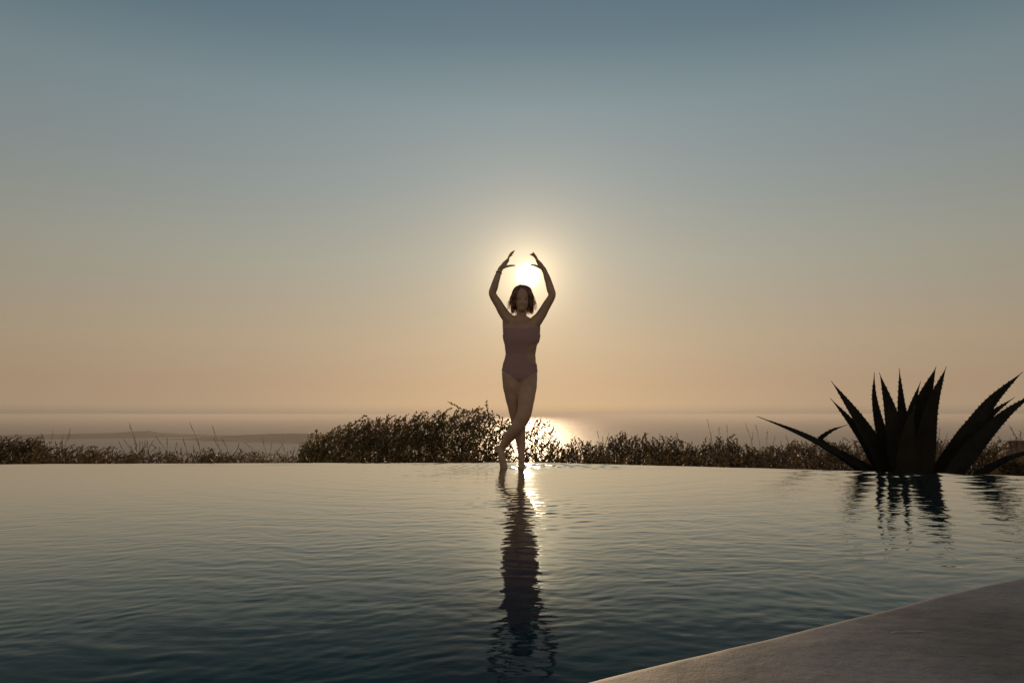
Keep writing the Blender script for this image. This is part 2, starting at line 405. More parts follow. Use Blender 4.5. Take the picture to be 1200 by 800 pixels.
# ------------------------------------------------------------------ terrain and sea
SEA = -80.0
def terrain_z(x, y):
    d = np.maximum(0, y - 7.6) + np.maximum(0, np.abs(x) - 30) * .25
    z = -1.25 - 0.10 * d - 0.085 * np.maximum(0, d - 9)
    side = np.maximum(0, np.abs(x) - 260) * .2; back = np.maximum(0, -y - 300) * .2
    return np.maximum(z - side - back, -86)
gx = np.sign(np.linspace(-1, 1, 121)) * np.abs(np.linspace(-1, 1, 121)) ** 2.2 * 900
gy = np.concatenate([np.linspace(-900, 0, 20, endpoint=False), np.linspace(0, 30, 50, endpoint=False), 30 * (900 / 30) ** np.linspace(0, 1, 60)])
GX, GY = np.meshgrid(gx, gy)
GZ = terrain_z(GX, GY) + np.where(GY > 7.6, smooth_noise(GX, GY, 3.2, 21) * .10, 0) + np.where(np.abs(GY) > 40, smooth_noise(GX, GY, 60, 22) * 1.6, 0)
n1, n2 = GX.shape
ii, jj = np.meshgrid(np.arange(n1 - 1), np.arange(n2 - 1), indexing='ij'); a = (ii * n2 + jj).ravel()
tag(big_mesh('hillside', np.stack([GX, GY, GZ], -1).reshape(-1, 3), np.stack([a, a + 1, a + n2 + 1, a + n2], -1), M_ground), kind='structure')
# sea disc
V = [(0, 0, SEA)]; NS = 96
for rr_ in (300, 3000, 24000):
    for k in range(NS): V.append((rr_ * math.cos(2 * math.pi * k / NS), rr_ * math.sin(2 * math.pi * k / NS), SEA))
Fc = [(0, 1 + k, 1 + (k + 1) % NS) for k in range(NS)]
for j in range(2):
    for k in range(NS):
        q = 1 + j * NS; Fc.append((q + k, q + NS + k, q + NS + (k + 1) % NS, q + (k + 1) % NS))
tag(link_mesh('sea', V, Fc, M_sea, smooth=False), kind='structure')

def headland(tops, bottom_px, depth, seed):
    """tops: list of (px, py) of the skyline; shore at bottom_px."""
    xs = np.linspace(tops[0][0], tops[-1][0], 220)
    tp = np.interp(xs, [a for a, b_ in tops], [b_ for a, b_ in tops])
    bp_ = np.interp(xs, [a for a, b_ in bottom_px], [b_ for a, b_ in bottom_px])
    nrow = 14; V = []
    for i, x in enumerate(xs):
        s = G(x, bp_[i], SEA); Ys = s[1]; Yc = Ys + depth
        for k in range(nrow):
            u = k / (nrow - 1); Y = Ys + u * 2 * depth
            top = P(x, tp[i], Yc); h = max(top[2] - SEA, 0.2)
            prof_ = math.sin(math.pi * u) ** .55
            q = P(x, 500, Y)
            z = SEA - .5 + (h + .5) * prof_ * (1 + .10 * noise.noise((q[0] / 55, Y / 90, seed)) * (0 if abs(u - .5) < .04 else 1))
            V.append((q[0], Y + 22 * noise.noise((q[0] / 120, 3, seed)) * (1 - u), z))
    n1_ = len(xs); Fc = []
    for i in range(n1_ - 1):
        for k in range(nrow - 1): Fc.append((i * nrow + k, (i + 1) * nrow + k, (i + 1) * nrow + k + 1, i * nrow + k + 1))
    return tag(link_mesh('headland', V, Fc, M_land), kind='structure')
headland([(-420, 512), (-200, 509.5), (-60, 510), (0, 509.3), (40, 508.6), (95, 507.8), (130, 507), (158, 505.2), (174, 504.4), (184, 506.2), (200, 507.6), (225, 508.4), (262, 509.4), (279, 510.6)],
         [(-420, 517), (0, 515), (130, 513.6), (200, 512.4), (279, 511)], 60, 1.0)
headland([(186, 514.4), (215, 513.4), (250, 511), (285, 509.3), (318, 508), (350, 507.8), (400, 508.5), (470, 511), (560, 513.5)],
         [(186, 514.8), (215, 515.6), (250, 517), (325, 517.8), (335, 518.6), (470, 518.8), (560, 514.5)], 45, 5.0)

# haze
hz = bpy.data.materials.new('haze_air'); hz.use_nodes = True; nt = hz.node_tree
nt.nodes.remove(nt.nodes['Principled BSDF'])
pv = nnode(nt, 'ShaderNodeVolumePrincipled'); pv.inputs['Color'].default_value = (0.69, 0.635, 0.60, 1); pv.inputs['Density'].default_value = 0.00019; pv.inputs['Anisotropy'].default_value = 0.42
nt.links.new(pv.outputs[0], nt.nodes['Material Output'].inputs['Volume'])
B = 25000; zb, zt = -88.0, 3.0
V = [(x, y, z) for z in (zb, zt) for (x, y) in ((-B, -B), (B, -B), (B, B), (-B, B))]
tag(link_mesh('haze', V, [(3, 2, 1, 0), (4, 5, 6, 7), (0, 1, 5, 4), (1, 2, 6, 5), (2, 3, 7, 6), (3, 0, 4, 7)], hz, smooth=False), kind='stuff', label='thin warm haze over the sea')

# ------------------------------------------------------------------ plants
def leaf_quads(C, D, ln, wd, twist):
    """C bases (n,3), D unit directions (n,3): a folded pointed leaf of 2 quads -> 6 verts."""
    n = len(C)
    up = rng.normal(size=(n, 3)); S = np.cross(D, up); S /= np.linalg.norm(S, axis=1)[:, None] + 1e-9
    N = np.cross(S, D)
    ln = ln[:, None]; wd = wd[:, None]
    v0 = C; v3 = C + D * ln
    m1 = C + D * ln * .35 + N * wd * .15; m2 = C + D * ln * .7 + N * wd * .10
    V = np.stack([v0, m1 + S * wd * .5, m2 + S * wd * .42, v3, m2 - S * wd * .42, m1 - S * wd * .5], 1).reshape(-1, 3)
    b_ = np.arange(n)[:, None] * 6
    Fq = np.concatenate([b_ + np.array([[0, 1, 2, 3]]), b_ + np.array([[0, 3, 4, 5]])])
    return V, Fq

SKYLINE = [(-60, 506), (-20, 508), (0, 513), (5, 512), (15, 514), (22, 510), (30, 512), (36, 511), (44, 509), (50, 513), (55, 516), (60, 518), (66, 516), (75, 519), (85, 521), (95, 522), (100, 524), (113, 521), (120, 526), (130, 521), (138, 525), (150, 526), (165, 527), (184, 524), (190, 529), (200, 527), (215, 531), (232, 533), (240, 526), (250, 524), (262, 528), (275, 531), (290, 529), (300, 529), (307, 522), (318, 533), (335, 531), (345, 535), (351, 524), (356, 520), (365, 509), (387, 506), (400, 501), (415, 496), (430, 489), (440, 493), (457, 489), (466, 492), (482, 486), (494, 487), (505, 484), (520, 486), (530, 482), (546, 483), (560, 481), (571, 477), (578, 485), (590, 491), (597, 497), (615, 502), (625, 496), (636, 492), (647, 494), (652, 506), (657, 517), (663, 524), (669, 516), (677, 515), (690, 519), (700, 521), (712, 516), (722, 512), (733, 507), (742, 511), (750, 517), (757, 508), (763, 513), (770, 519), (776, 511), (784, 517), (793, 511), (798, 520), (810, 521), (820, 524), (828, 516), (835, 520), (843, 514), (850, 520), (859, 511), (868, 519), (873, 523), (885, 527), (897, 524), (910, 521), (920, 523), (930, 519), (950, 521), (965, 517), (980, 520), (994, 515), (1007, 521), (1050, 520), (1104, 517), (1120, 520), (1153, 522), (1172, 519), (1200, 526), (1240, 524)]
_kx = [a for a, b_ in SKYLINE]; _ky = [b_ for a, b_ in SKYLINE]
def shrub(name, label, cat, group, x0, x1, Y, dens, leafm, lean=0.0, leaf=(.055, .022), shoot=.34, nleaf=12, spiky=.5, seed=0, pw=.75, low=549, dm=.7, sink=0.0):
    r = np.random.default_rng(1000 + seed)
    pc = (x0 + x1) / 2; c = P(pc, 520, Y)
    gz = float(terrain_z(np.array(c[0]), np.array(Y))) - .05
    root = empty(name, (c[0], Y, gz)); tag(root, label, cat, group)
    xs = np.linspace(x0, x1, 60); area = float(np.sum(low - np.interp(xs, _kx, _ky))) * (x1 - x0) / 60
    ns = int(area * dens)
    stems = MB(); BC = []; BD = []
    for i in range(ns):
        px = r.uniform(x0, x1); ov = 6 if i % 4 == 0 else 0; px += r.uniform(-ov, ov)
        sk = float(np.interp(px, _kx, _ky)) + sink
        f = r.random() ** pw
        py = sk + (low - sk) * f
        if i % 26 == 0: py = sk - r.uniform(-1, 4) * min(1.0, (545 - sk) / 30)
        tip = P(px, py, Y + r.uniform(-dm, dm) * (.4 + .6 * f))
        if i % 4 == 1 and f > .5: tip[2] = r.uniform(gz + .1, tip[2])
        out = np.array([(px - pc) / (x1 - x0) * .9 + lean + r.normal(0, .5), r.normal(0, .5), .45 + spiky * r.random()])
        out /= np.linalg.norm(out); L_ = shoot * r.uniform(.55, 1.25) * (1 if f > .25 else .9)
        base = tip - out * L_
        ctr = (tip + base) / 2 + np.array([0, 0, L_ * .08]) + r.normal(0, .02, 3)
        ts = np.linspace(.12, 1, nleaf)
        pp = (1 - ts)[:, None] ** 2 * base + 2 * (ts * (1 - ts))[:, None] * ctr + ts[:, None] ** 2 * tip
        tg = np.gradient(pp, axis=0); tg /= np.linalg.norm(tg, axis=1)[:, None]
        dd = tg * .9 + r.normal(0, .5, (nleaf, 3)); dd /= np.linalg.norm(dd, axis=1)[:, None]
        BC.append(pp); BD.append(dd)
        if i % 3 == 0 or f < .2: stems.tube([base, ctr, tip], [.0045, .0035, .0015], 3, 2, cap=False)
        if i % 12 == 0:
            g0 = np.array([c[0] + (base[0] - c[0]) * .3, Y + (base[1] - Y) * .3, gz - .05])
            stems.tube([g0, (g0 + base) / 2 + np.array([(base[0] - c[0]) * .15, 0, .05]), base], [.016, .011, .005], 4, 3, cap=False)
    C = np.concatenate(BC); D = np.concatenate(BD); n = len(C)
    V, Fq = leaf_quads(C, D, leaf[0] * r.uniform(.6, 1.25, n), leaf[1] * r.uniform(.7, 1.2, n), 0)
    big_mesh('foliage', V, Fq, leafm, False, root)
    stems.build('stem', M_stem, root, False)
    return root

GB = 'rounded evergreen shrubs beyond the pool edge'; GL = 'windswept low shrubs beyond the pool edge'; GR = 'low dark shrubs between the swimmer and the agave'
LS = [
 (-50, 52, 14.2, .26, .8, M_leaf_dark, 'leftmost dark windswept shrub, cut by the left frame edge'),
 (50, 118, 14.5, .19, .85, M_leaf_dark, 'low brown windswept shrub just right of the leftmost one'),
 (112, 168, 15.0, .15, .8, M_leaf_dark, 'thin low shrub under the bump of the far headland'),
 (165, 212, 14.8, .12, .6, M_leaf_dark, 'small olive shrub where the far headland tapers off'),
 (208, 236, 15.2, .10, .4, M_leaf_brown, 'sparse straw coloured shrub left of the small dark clump'),
 (234, 268, 15.0, .24, .1, M_leaf_dark, 'small dark clump standing alone among dry grass at left'),
 (266, 325, 15.3, .11, .2, M_leaf_dark, 'low patchy shrub between the dark clump and the big bush'),
 (322, 352, 15.4, .09, .1, M_leaf_dark, 'tiny sparse shrub at the left foot of the big bush'),
]
for i, (a_, b_, Y, de, lean, m_, lab) in enumerate(LS):
    shrub('windswept_shrub', lab, 'shrub', GL, a_, b_, Y, de, m_, lean=lean, leaf=(.055, .018), shoot=.30, nleaf=11, seed=i, pw=.62 if i else .72, sink=2.5 if i == 0 else 3)
BS = [
 (352, 432, 15.6, .17, 'leftmost lobe of the big evergreen bush, sloping down to the left', .75),
 (424, 496, 16.0, .17, 'dense broad evergreen shrub in the middle of the big bush', .75),
 (488, 562, 16.3, .17, 'tallest dense evergreen shrub with a long shoot, left of the swimmer', .75),
 (556, 603, 15.4, .12, 'upright leafy shrub directly behind the left leg of the swimmer', .7),
 (606, 660, 15.2, .14, 'open lacy shrub lit by the sun path, just right of the swimmer', .62),
]
for i, (a_, b_, Y, de, lab, pw) in enumerate(BS):
    shrub('evergreen_shrub', lab, 'shrub', GB, a_, b_, Y, de, M_leaf, lean=.28, leaf=(.060, .034) if i < 4 else (.042, .030), shoot=.42 if i < 4 else .30, nleaf=11, seed=20 + i, spiky=.6, pw=pw, dm=.9)
RS = [
 (658, 706, 15.0, 'first low dark shrub right of the sunlit lacy shrub'),
 (704, 751, 15.2, 'spiky dark shrub with a raised top under the right sea glitter'),
 (749, 800, 15.0, 'double pointed dark shrub midway between swimmer and agave'),
 (797, 838, 14.8, 'lowest flat topped dark shrub right of the double pointed one'),
 (836, 878, 14.6, 'pointed dark shrub with bare twigs behind, left of the long agave leaf'),
 (874, 935, 14.2, 'low olive brown shrub under the tip of the long agave leaf'),
]
for i, (a_, b_, Y, lab) in enumerate(RS):
    shrub('dark_shrub', lab, 'shrub', GR, a_, b_, Y, .26, M_leaf_dark if i != 5 else M_leaf_brown, leaf=(.046, .02), shoot=.24, nleaf=12, seed=40 + i, spiky=1.3, low=552, pw=.72)
AS = [
 (928, 978, 12.5, 'rusty brown shrub behind the lower left agave leaves', 0),
 (972, 1050, 12.2, 'rusty brown shrub behind the left side of the agave base', 0),
 (1085, 1136, 12.0, 'rusty brown shrub in the gap between the agave leaf clusters', 0),
 (1132, 1182, 11.6, 'rusty brown shrub just left of the clay jar', 0),
 (1165, 1235, 9.6, 'rusty brown shrub in front of the clay jar at the right edge', 14),
]
for i, (a_, b_, Y, lab, sk_) in enumerate(AS):
    shrub('rusty_shrub', lab, 'shrub', 'rusty brown shrubs around the agave', a_, b_, Y, .24, M_leaf_brown, leaf=(.034, .016), shoot=.20, nleaf=12, seed=60 + i, low=559, sink=sk_, dm=.5 if i < 4 else .25, pw=.75)

# long shoots that stick out of the big bush
for k, (pth, lab) in enumerate((([(556, 494), (543, 481), (535, 476), (527, 472)], 'long bare shoot arching left from the top of the big bush'), ([(574, 500), (572, 486), (571, 479), (570.5, 471)], 'upright spiky twig rising from the big bush beside the swimmer'))):
    mb = MB(); pp = [P(a_, b_, 15.9) for a_, b_ in pth]; mb.tube(pp, [.010, .007, .005, .003], 4, 3, cap=False)
    root = empty('wild_shoot', tuple(pp[0])); tag(root, lab, 'branch')
    o_ = mb.build('stem', M_stem, root, False)
    C = []; D = []
    for t_ in np.linspace(.25, 1, 34):
        q = t_ * 3; i0 = min(int(q), 2); p_ = pp[i0] * (1 - (q - i0)) + pp[i0 + 1] * (q - i0); dv = pp[3] - pp[0]; dv = dv / np.linalg.norm(dv) + rng.normal(0, .55, 3); C.append(p_); D.append(dv / np.linalg.norm(dv))
    V, Fq = leaf_quads(np.array(C), np.array(D), rng.uniform(.04, .075, 34), rng.uniform(.014, .024, 34), 0)
    big_mesh('foliage', V, Fq, M_leaf, False, root)
# dry grass tufts
TUF = [(62, 521, 20, 15.6, [(62, 505), (82, 503.5), (50, 511)], 'dry grass tuft with two drooping heads above the left shrubs'),
       (160, 530, 24, 13.0, [(152, 497), (157, 512), (145, 515), (170, 517)], 'tall thin dry grass tuft crossing the bump of the headland'),
       (205, 535, 26, 13.2, [(183, 512), (196, 514), (178, 520), (207, 520)], 'dry grass tuft bent to the left in front of the bay'),
       (238, 538, 22, 13.0, [(223, 496), (215, 515), (232, 516), (226, 522)], 'tall dry grass tuft left of the small dark clump'),
       (268, 538, 20, 13.0, [(249, 500), (251, 515), (262, 516), (280, 520)], 'dry grass tuft standing over the small dark clump'),
       (310, 540, 26, 13.4, [(288, 519), (307, 513), (318, 520), (330, 522)], 'dry grass tuft near the second headland'),
       (340, 540, 20, 13.4, [(331, 521), (345, 524), (352, 520), (360, 530)], 'short dry grass tuft left of the big bush'),
       (705, 525, 10, 13.5, [(700, 505), (713, 509)], 'pair of dry stalks left of the spiky dark shrub'),
       (845, 528, 14, 13.5, [(829, 492), (843, 500), (833, 508), (852, 498)], 'tall bare dry stalks right of the lowest dark shrub'),
       (893, 535, 24, 13.0, [(874, 497), (886, 499), (899, 506), (908, 512), (882, 508)], 'fan of fine dry grass left of the long agave leaf'),
       (925, 535, 18, 12.5, [(921, 511), (932, 515), (915, 517), (940, 516)], 'short dry grass tuft under the long agave leaf'),
       (1108, 530, 12, 11.5, [(1101, 503), (1110, 508), (1118, 512)], 'fine dry grass between the two agave leaf clusters'),
       (1190, 525, 14, 9.8, [(1184, 500), (1196, 506), (1170, 512)], 'fine dry grass just left of and above the clay jar')]
for i, (px, py, hw, Y, tips, lab) in enumerate(TUF):
    g = P(px, 560, Y)
    mb = MB(); hd = mb
    allt = [(a_, b_, 1) for a_, b_ in tips] + [(px + rng.uniform(-hw, hw) , py + rng.uniform(-14, 6), 0) for _ in range(16)]
    for (tx, ty, big) in allt:
        tp = P(tx, ty, Y + rng.uniform(-.4, .4)); g0 = g + np.array([rng.uniform(-.12, .12), rng.uniform(-.12, .12), 0])
        g0[0] += (px - tx) / F * Y * -.35
        mid = g0 * .45 + tp * .55 + np.array([(g0[0] - tp[0]) * .18, 0, .05])
        rr_ = .0032 if big else .0025
        mb.tube([g0, mid, tp], [rr_ * 1.3, rr_, rr_ * .5], 3, 5, cap=False)
        dv = tp - mid; dv /= np.linalg.norm(dv)
        for k in range(7):
            q = tp - dv * k * .022; hd.tube([q, q + dv * .03 + rng.normal(0, .010, 3)], [.0045, .0012], 3, 1, cap=False)
    tag(mb.build('dry_grass_tuft', M_straw, None, False), lab, 'grass', 'dry grass tufts beyond the pool edge')

# undergrowth: uncountable low cover on the slope just beyond the wall
n = 26000
ux = rng.uniform(-11, 9, n); uy = rng.uniform(9.3, 17, n)
uz = terrain_z(ux, uy)
# height of the cover: reaches just under the rim's sight line
sight = H - (H / 7.3) * uy
edge_noise = smooth_noise(ux, uy * .3, 1.1, 90) * .05
u_ = rng.random(n) ** .7
zt_ = uz + (sight + .12 + edge_noise - uz) * u_
D = rng.normal(0, .6, (n, 3)) + np.array([.1, 0, .6]); D /= np.linalg.norm(D, axis=1)[:, None]
V, Fq = leaf_quads(np.stack([ux, uy, zt_], -1), D, rng.uniform(.04, .10, n), rng.uniform(.012, .028, n), 0)
tag(big_mesh('undergrowth', V, Fq, M_leaf_dark, False), 'dense low brown undergrowth on the slope beyond the pool edge', 'undergrowth', kind='stuff')

# ------------------------------------------------------------------ agave
AY = 8.8
def agave_leaf(root, path, width, Y0_, thick=.018, face=(0, -1, 0), teeth=True, roll=0.0, wmax=.42):
    """path: list of (px, py, dY) from base to tip; width in px at the widest place."""
    pts = [P(a_, b_, Y0_ + 1.3 * d_) for a_, b_, d_ in path]
    n = len(pts); A = []
    sub = 9
    for i in range(n - 1):
        p0 = pts[max(i - 1, 0)]; p1 = pts[i]; p2 = pts[i + 1]; p3 = pts[min(i + 2, n - 1)]
        for k in range(sub):
            t_ = k / sub
            A.append(.5 * ((2 * p1) + (-p0 + p2) * t_ + (2 * p0 - 5 * p1 + 4 * p2 - p3) * t_ * t_ + (-p0 + 3 * p1 - 3 * p2 + p3) * t_ ** 3))
    A.append(pts[-1]); A = np.array(A)
    seg = np.linalg.norm(np.diff(A, axis=0), axis=1); s = np.concatenate([[0], np.cumsum(seg)]); Ls = s[-1]; s /= Ls
    W = width / F * Y0_ / 2
    V = []; Fc = []; rails = ([], [])
    fd = np.array(face, float)
    for i, p in enumerate(A):
        T = A[min(i + 1, len(A) - 1)] - A[max(i - 1, 0)]; T /= np.linalg.norm(T)
        S = np.cross(T, fd); S /= np.linalg.norm(S); N = np.cross(S, T)   # N ~ towards face
        if roll: S = S * math.cos(roll) + N * math.sin(roll); N = np.cross(S, T)
        u = s[i]
        wv = (0.78 + 0.22 * math.sin(min(u / wmax, 1) * math.pi / 2)) if u < wmax else max(0.0, 1 - ((u - wmax) / (1 - wmax)) ** 1.22)
        wv = W * max(wv, .02) ; th = thick * (1.25 - u) * min(1, wv / W * 2.2 + .04)
        cup = wv * .30
        ring = []
        for q in (-1, -.75, -.4, 0, .4, .75, 1):    # upper (inner) face, channelled
            ring.append(p + S * wv * q + N * (-cup * (1 - q * q)))
        for q in (.75, .4, 0, -.4, -.75):
            ring.append(p + S * wv * q + N * (-cup * (1 - q * q)) - N * th * (1 - abs(q) ** 2.5))
        V += ring; rails[0].append(p - S * wv); rails[1].append(p + S * wv)
        if i == 0: m = len(ring); 
    for i in range(len(A) - 1):
        for k in range(m): Fc.append((i * m + k, i * m + (k + 1) % m, (i + 1) * m + (k + 1) % m, (i + 1) * m + k))
    Fc.append(tuple(range(m))[::-1])
    # marginal teeth
    if teeth:
        for side, rail in ((-1, rails[0]), (1, rails[1])):
            rail = np.array(rail); sg = np.concatenate([[0], np.cumsum(np.linalg.norm(np.diff(rail, axis=0), axis=1))])
            d_ = .04
            while d_ < sg[-1] * .93:
                j = min(np.searchsorted(sg, d_), len(rail) - 2); p = rail[j] + (rail[j + 1] - rail[j]) * ((d_ - sg[j]) / max(sg[j + 1] - sg[j], 1e-6))
                T = rail[j + 1] - rail[j]; T /= np.linalg.norm(T); S = p - A[j]; S -= T * np.dot(S, T); S /= np.linalg.norm(S) + 1e-9
                z_ = .017 * (1 - .35 * sg[j] / sg[-1]) * rng.uniform(.8, 1.2)
                N = np.cross(T, S)
                b0 = len(V)
                V += [p - T * .012 - S * .003, p + T * .012 - S * .003, p + N * .003 - S * .002, p + S * z_ + T * .002]
                Fc += [(b0, b0 + 1, b0 + 3), (b0 + 1, b0 + 2, b0 + 3), (b0 + 2, b0, b0 + 3)]
                d_ += rng.uniform(.045, .075)
    lf = link_mesh('leaf', V, Fc, M_agave, root)
    sp = MB(); dv = A[-1] - A[-4]; dv /= np.linalg.norm(dv)
    sp.tube([A[-3], A[-1] + dv * .004, A[-1] + dv * .022], [.006, .0035, .0008], 6, 2, cap=False)
    o = link_mesh('tip_spine', sp.v, sp.f, M_spine, None)
    o.data.transform(Matrix.Translation(-Vector(root.location))); o.parent = lf
    return lf
cen = P(1076, 575, AY)
agave = empty('agave', (cen[0], AY, -1.45)); tag(agave, 'large dark agave with long toothed leaves rising beyond the right pool edge', 'agave')
B0 = (1074, 596)
leaves = [
 # left side
 ([(1066, 598, .0), (1030, 557, -.02), (985, 531, -.08), (940, 508, -.12), (888, 488, -.15)], 20, (0.25, -.6, .8), .35),
 ([(1060, 596, .1), (1012, 552, .12), (985, 533, .2), (966, 519, .25), (961.5, 514, .25), (975, 504, .22), (992, 498, .2)], 15, (.3, -1, .4), .35),
 ([(1070, 598, .0), (1043, 556, .0), (1026, 523, -.03), (1003, 486, -.05), (975, 447.5, -.06)], 24, (.3, -1, .3), .5),
 ([(1066, 598, .15), (1038, 556, .18), (1016, 520, .2), (997, 494, .2), (974, 467.5, .22)], 24, (.3, -1, .3), .4),
 ([(1068, 598, .1), (1052, 560, .12), (1034, 510, .12), (1025, 468, .1), (1024.5, 437.5, .08)], 17, (.2, -1, .1), .5),
 # centre
 ([(1072, 598, -.1), (1060, 560, -.12), (1051, 515, -.13), (1042, 475, -.12), (1031, 438, -.10)], 29, (.1, -1, .1), .42),
 ([(1074, 598, .12), (1066, 560, .14), (1061, 515, .14), (1056.5, 475, .14), (1054, 433, .12)], 21, (0, -1, .1), .35),
 ([(1076, 598, .2), (1069, 556, .22), (1064, 510, .22), (1069, 478, .22), (1078.5, 448, .22)], 22, (0, -1, .1), .35),
 ([(1076, 598, -.05), (1074, 558, -.07), (1076, 512, -.08), (1083, 470, -.07), (1096.5, 431, -.05)], 34, (-.1, -1, .1), .45),
 ([(1080, 598, -.12), (1082, 560, -.15), (1085, 515, -.16), (1093, 473, -.15), (1108.5, 431, -.12)], 23, (-.15, -1, .1), .45),
 ([(1074, 598, -.2), (1066, 562, -.24), (1064, 530, -.25), (1066, 498, -.24), (1072, 476, -.22)], 34, (0, -1, .1), .3),
 # right side
 ([(1084, 598, .0), (1110, 550, .0), (1137, 506, .0), (1163, 469, .0), (1197.5, 436.5, .0)], 22, (-.35, -1, .3), .45),
 ([(1086, 598, .14), (1116, 550, .16), (1140, 512, .18), (1161, 486, .2), (1188, 466, .2)], 17, (-.35, -1, .3), .45),
 ([(1088, 600, -.06), (1120, 550, -.08), (1150, 513, -.1), (1182, 482, -.1), (1214, 460, -.1)], 20, (-.4, -1, .35), .45),
 ([(1082, 598, .25), (1104, 556, .28), (1118, 528, .3), (1130, 504, .32), (1146, 480, .33)], 24, (-.2, -1, .2), .4),
 ([(1092, 606, -.1), (1128, 572, -.15), (1158, 549, -.18), (1188, 534, -.2), (1222, 528, -.2), (1252, 536, -.2)], 12, (-.1, -.5, 1), .35),
 # towards and away from the camera, mostly below the rim
 ([(1078, 604, -.2), (1078, 598, -.35), (1080, 590, -.5)], 22, (0, -.4, 1), .4),
 ([(1078, 600, .3), (1090, 570, .5), (1104, 548, .7), (1116, 530, .85)], 26, (-.2, -1, .3), .4),
]
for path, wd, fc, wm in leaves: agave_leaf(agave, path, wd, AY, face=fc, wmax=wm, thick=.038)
core = MB(); c0 = P(1076, 600, AY)
core.tube([(c0[0], AY, -1.5), (c0[0], AY + .02, -.9), (c0[0], AY + .05, -.28)], [.16, .17, .07], 14, 4)
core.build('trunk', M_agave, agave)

# ------------------------------------------------------------------ clay jar at the right edge
JY = 10.6
ja = P(1204, 525, JY); jb = -1.45
sc_ = JY / F
ztop = P(1204, 516.5, JY)[2]; zsh = P(1204, 532, JY)[2]
jar = empty('clay_jar', (ja[0], JY, jb)); tag(jar, 'weathered reddish clay jar with a small ring handle at the right frame edge', 'jar')
prof = [(0.0, jb), (.16, jb), (.22, jb + .25), (.31, zsh - .35), (30 * sc_, zsh - .03), (29 * sc_, zsh + .0), (24 * sc_, zsh + .055), (20 * sc_, zsh + .09), (19 * sc_, ztop - .02), (20 * sc_, ztop - .008), (20 * sc_, ztop), (17.5 * sc_, ztop), (17 * sc_, ztop - .1), (.1, ztop - .2), (0, ztop - .2)]
V = []; Fc = []; NSD = 40
for (r_, z_) in prof:
    for k in range(NSD):
        a_ = 2 * math.pi * k / NSD; V.append((ja[0] + r_ * math.cos(a_), JY + r_ * math.sin(a_), z_))
for i in range(len(prof) - 1):
    for k in range(NSD): Fc.append((i * NSD + k, i * NSD + (k + 1) % NSD, (i + 1) * NSD + (k + 1) % NSD, (i + 1) * NSD + k))
link_mesh('body', V, Fc, M_clay, jar)
for sgn in (-1, 1):
    hd = MB(); cxh = ja[0] + sgn * 22.5 * sc_; czh = P(1180, 521.5, JY)[2]; pr = []
    for k in range(15):
        a_ = R(-60) + R(330) * k / 14; pr.append((cxh + sgn * math.cos(a_) * 2.9 * sc_, JY, czh + math.sin(a_) * 3.2 * sc_))
    hd.tube(pr, [.0085] * len(pr), 8, 1); hd.build('handle', M_clay, jar)

# ------------------------------------------------------------------ person
Y0 = float(G(600, 548)[1]); S1 = Y0 / F
def Q(px, py, d=0.0): return P(px, py, Y0 + d)
def r_(v): return v * S1
body = MB()
def ell(yy, xl, xr, dep, d=0.0):
    c_ = (xl + xr) / 2; return (Q(c_, yy, d), ((xr - xl) / 2 * S1, dep))
tor = [ell(375, 599, 623, .050, .01), ell(379, 594, 627, .062, .01), ell(384, 589.5, 631.5, .078, .005), ell(391, 590, 631.5, .092, 0), ell(398, 591, 630.5, .097, -.005), ell(406, 592, 629, .088, 0),
       ell(415, 593, 627.6, .078, 0), ell(421, 592, 628, .080, 0), ell(429, 589.6, 629, .088, .005), ell(437, 588, 629.8, .098, .012), ell(444, 588.5, 629.2, .095, .015), ell(449, 592, 626, .075, .01)]
body.tube([a_ for a_, b_ in tor], [b_ for a_, b_ in tor], 28, 3, wdir=(1, 0, 0))
for sx_ in (603.5, 618): body.ball(Q(sx_, 393, -.045), (r_(6.8), .038, r_(8.5)))
body.tube([Q(611.5, 380, .02), Q(611.3, 371, .008), Q(611.2, 363, -.002)], [r_(7.5), r_(5.6), r_(6)], 14, 3)
# head
hc = Q(611.8, 350.5, 0)
body.ball(Q(612, 347.5, .012), (.070, .088, .086), 24, 18)
body.ball(Q(611.8, 354.5, -.012), (.058, .070, .078), 24, 18)
body.ball(Q(611.6, 361, -.040), (.036, .034, .036), 16, 12)
# arms
armL = [(601, 380, .01, 8.5), (597, 375, .005, 7.2), (590.5, 367, 0, 6.0), (584, 356, -.01, 5.2), (577.2, 344.5, -.03, 4.5), (579, 337, -.035, 4.6), (582, 327, -.03, 3.9), (585.4, 317.5, -.02, 3.0), (587.2, 314, -.02, 3.0)]
armR = [(622, 381, .01, 8.5), (627.5, 377, .005, 7.2), (634, 369, 0, 6.0), (640, 358.5, -.01, 5.2), (646.8, 346.5, -.03, 4.5), (645.2, 339, -.035, 4.7), (642, 328, -.03, 4.0), (638.6, 318.5, -.02, 3.0), (636.6, 314.5, -.02, 3.0)]
for arm in (armL, armR): body.tube([Q(a_, b_, d_) for a_, b_, d_, q in arm], [r_(q) for a_, b_, d_, q in arm], 16, 4)
# lats / underarm webs
body.tube([Q(596, 378, .02), Q(593.8, 392, .03), Q(596, 408, .02)], [r_(7.5), r_(4.5), r_(3)], 12, 3)
body.tube([Q(626, 380, .02), Q(628.5, 393, .03), Q(625, 408, .02)], [r_(7.5), r_(4.5), r_(3)], 12, 3)
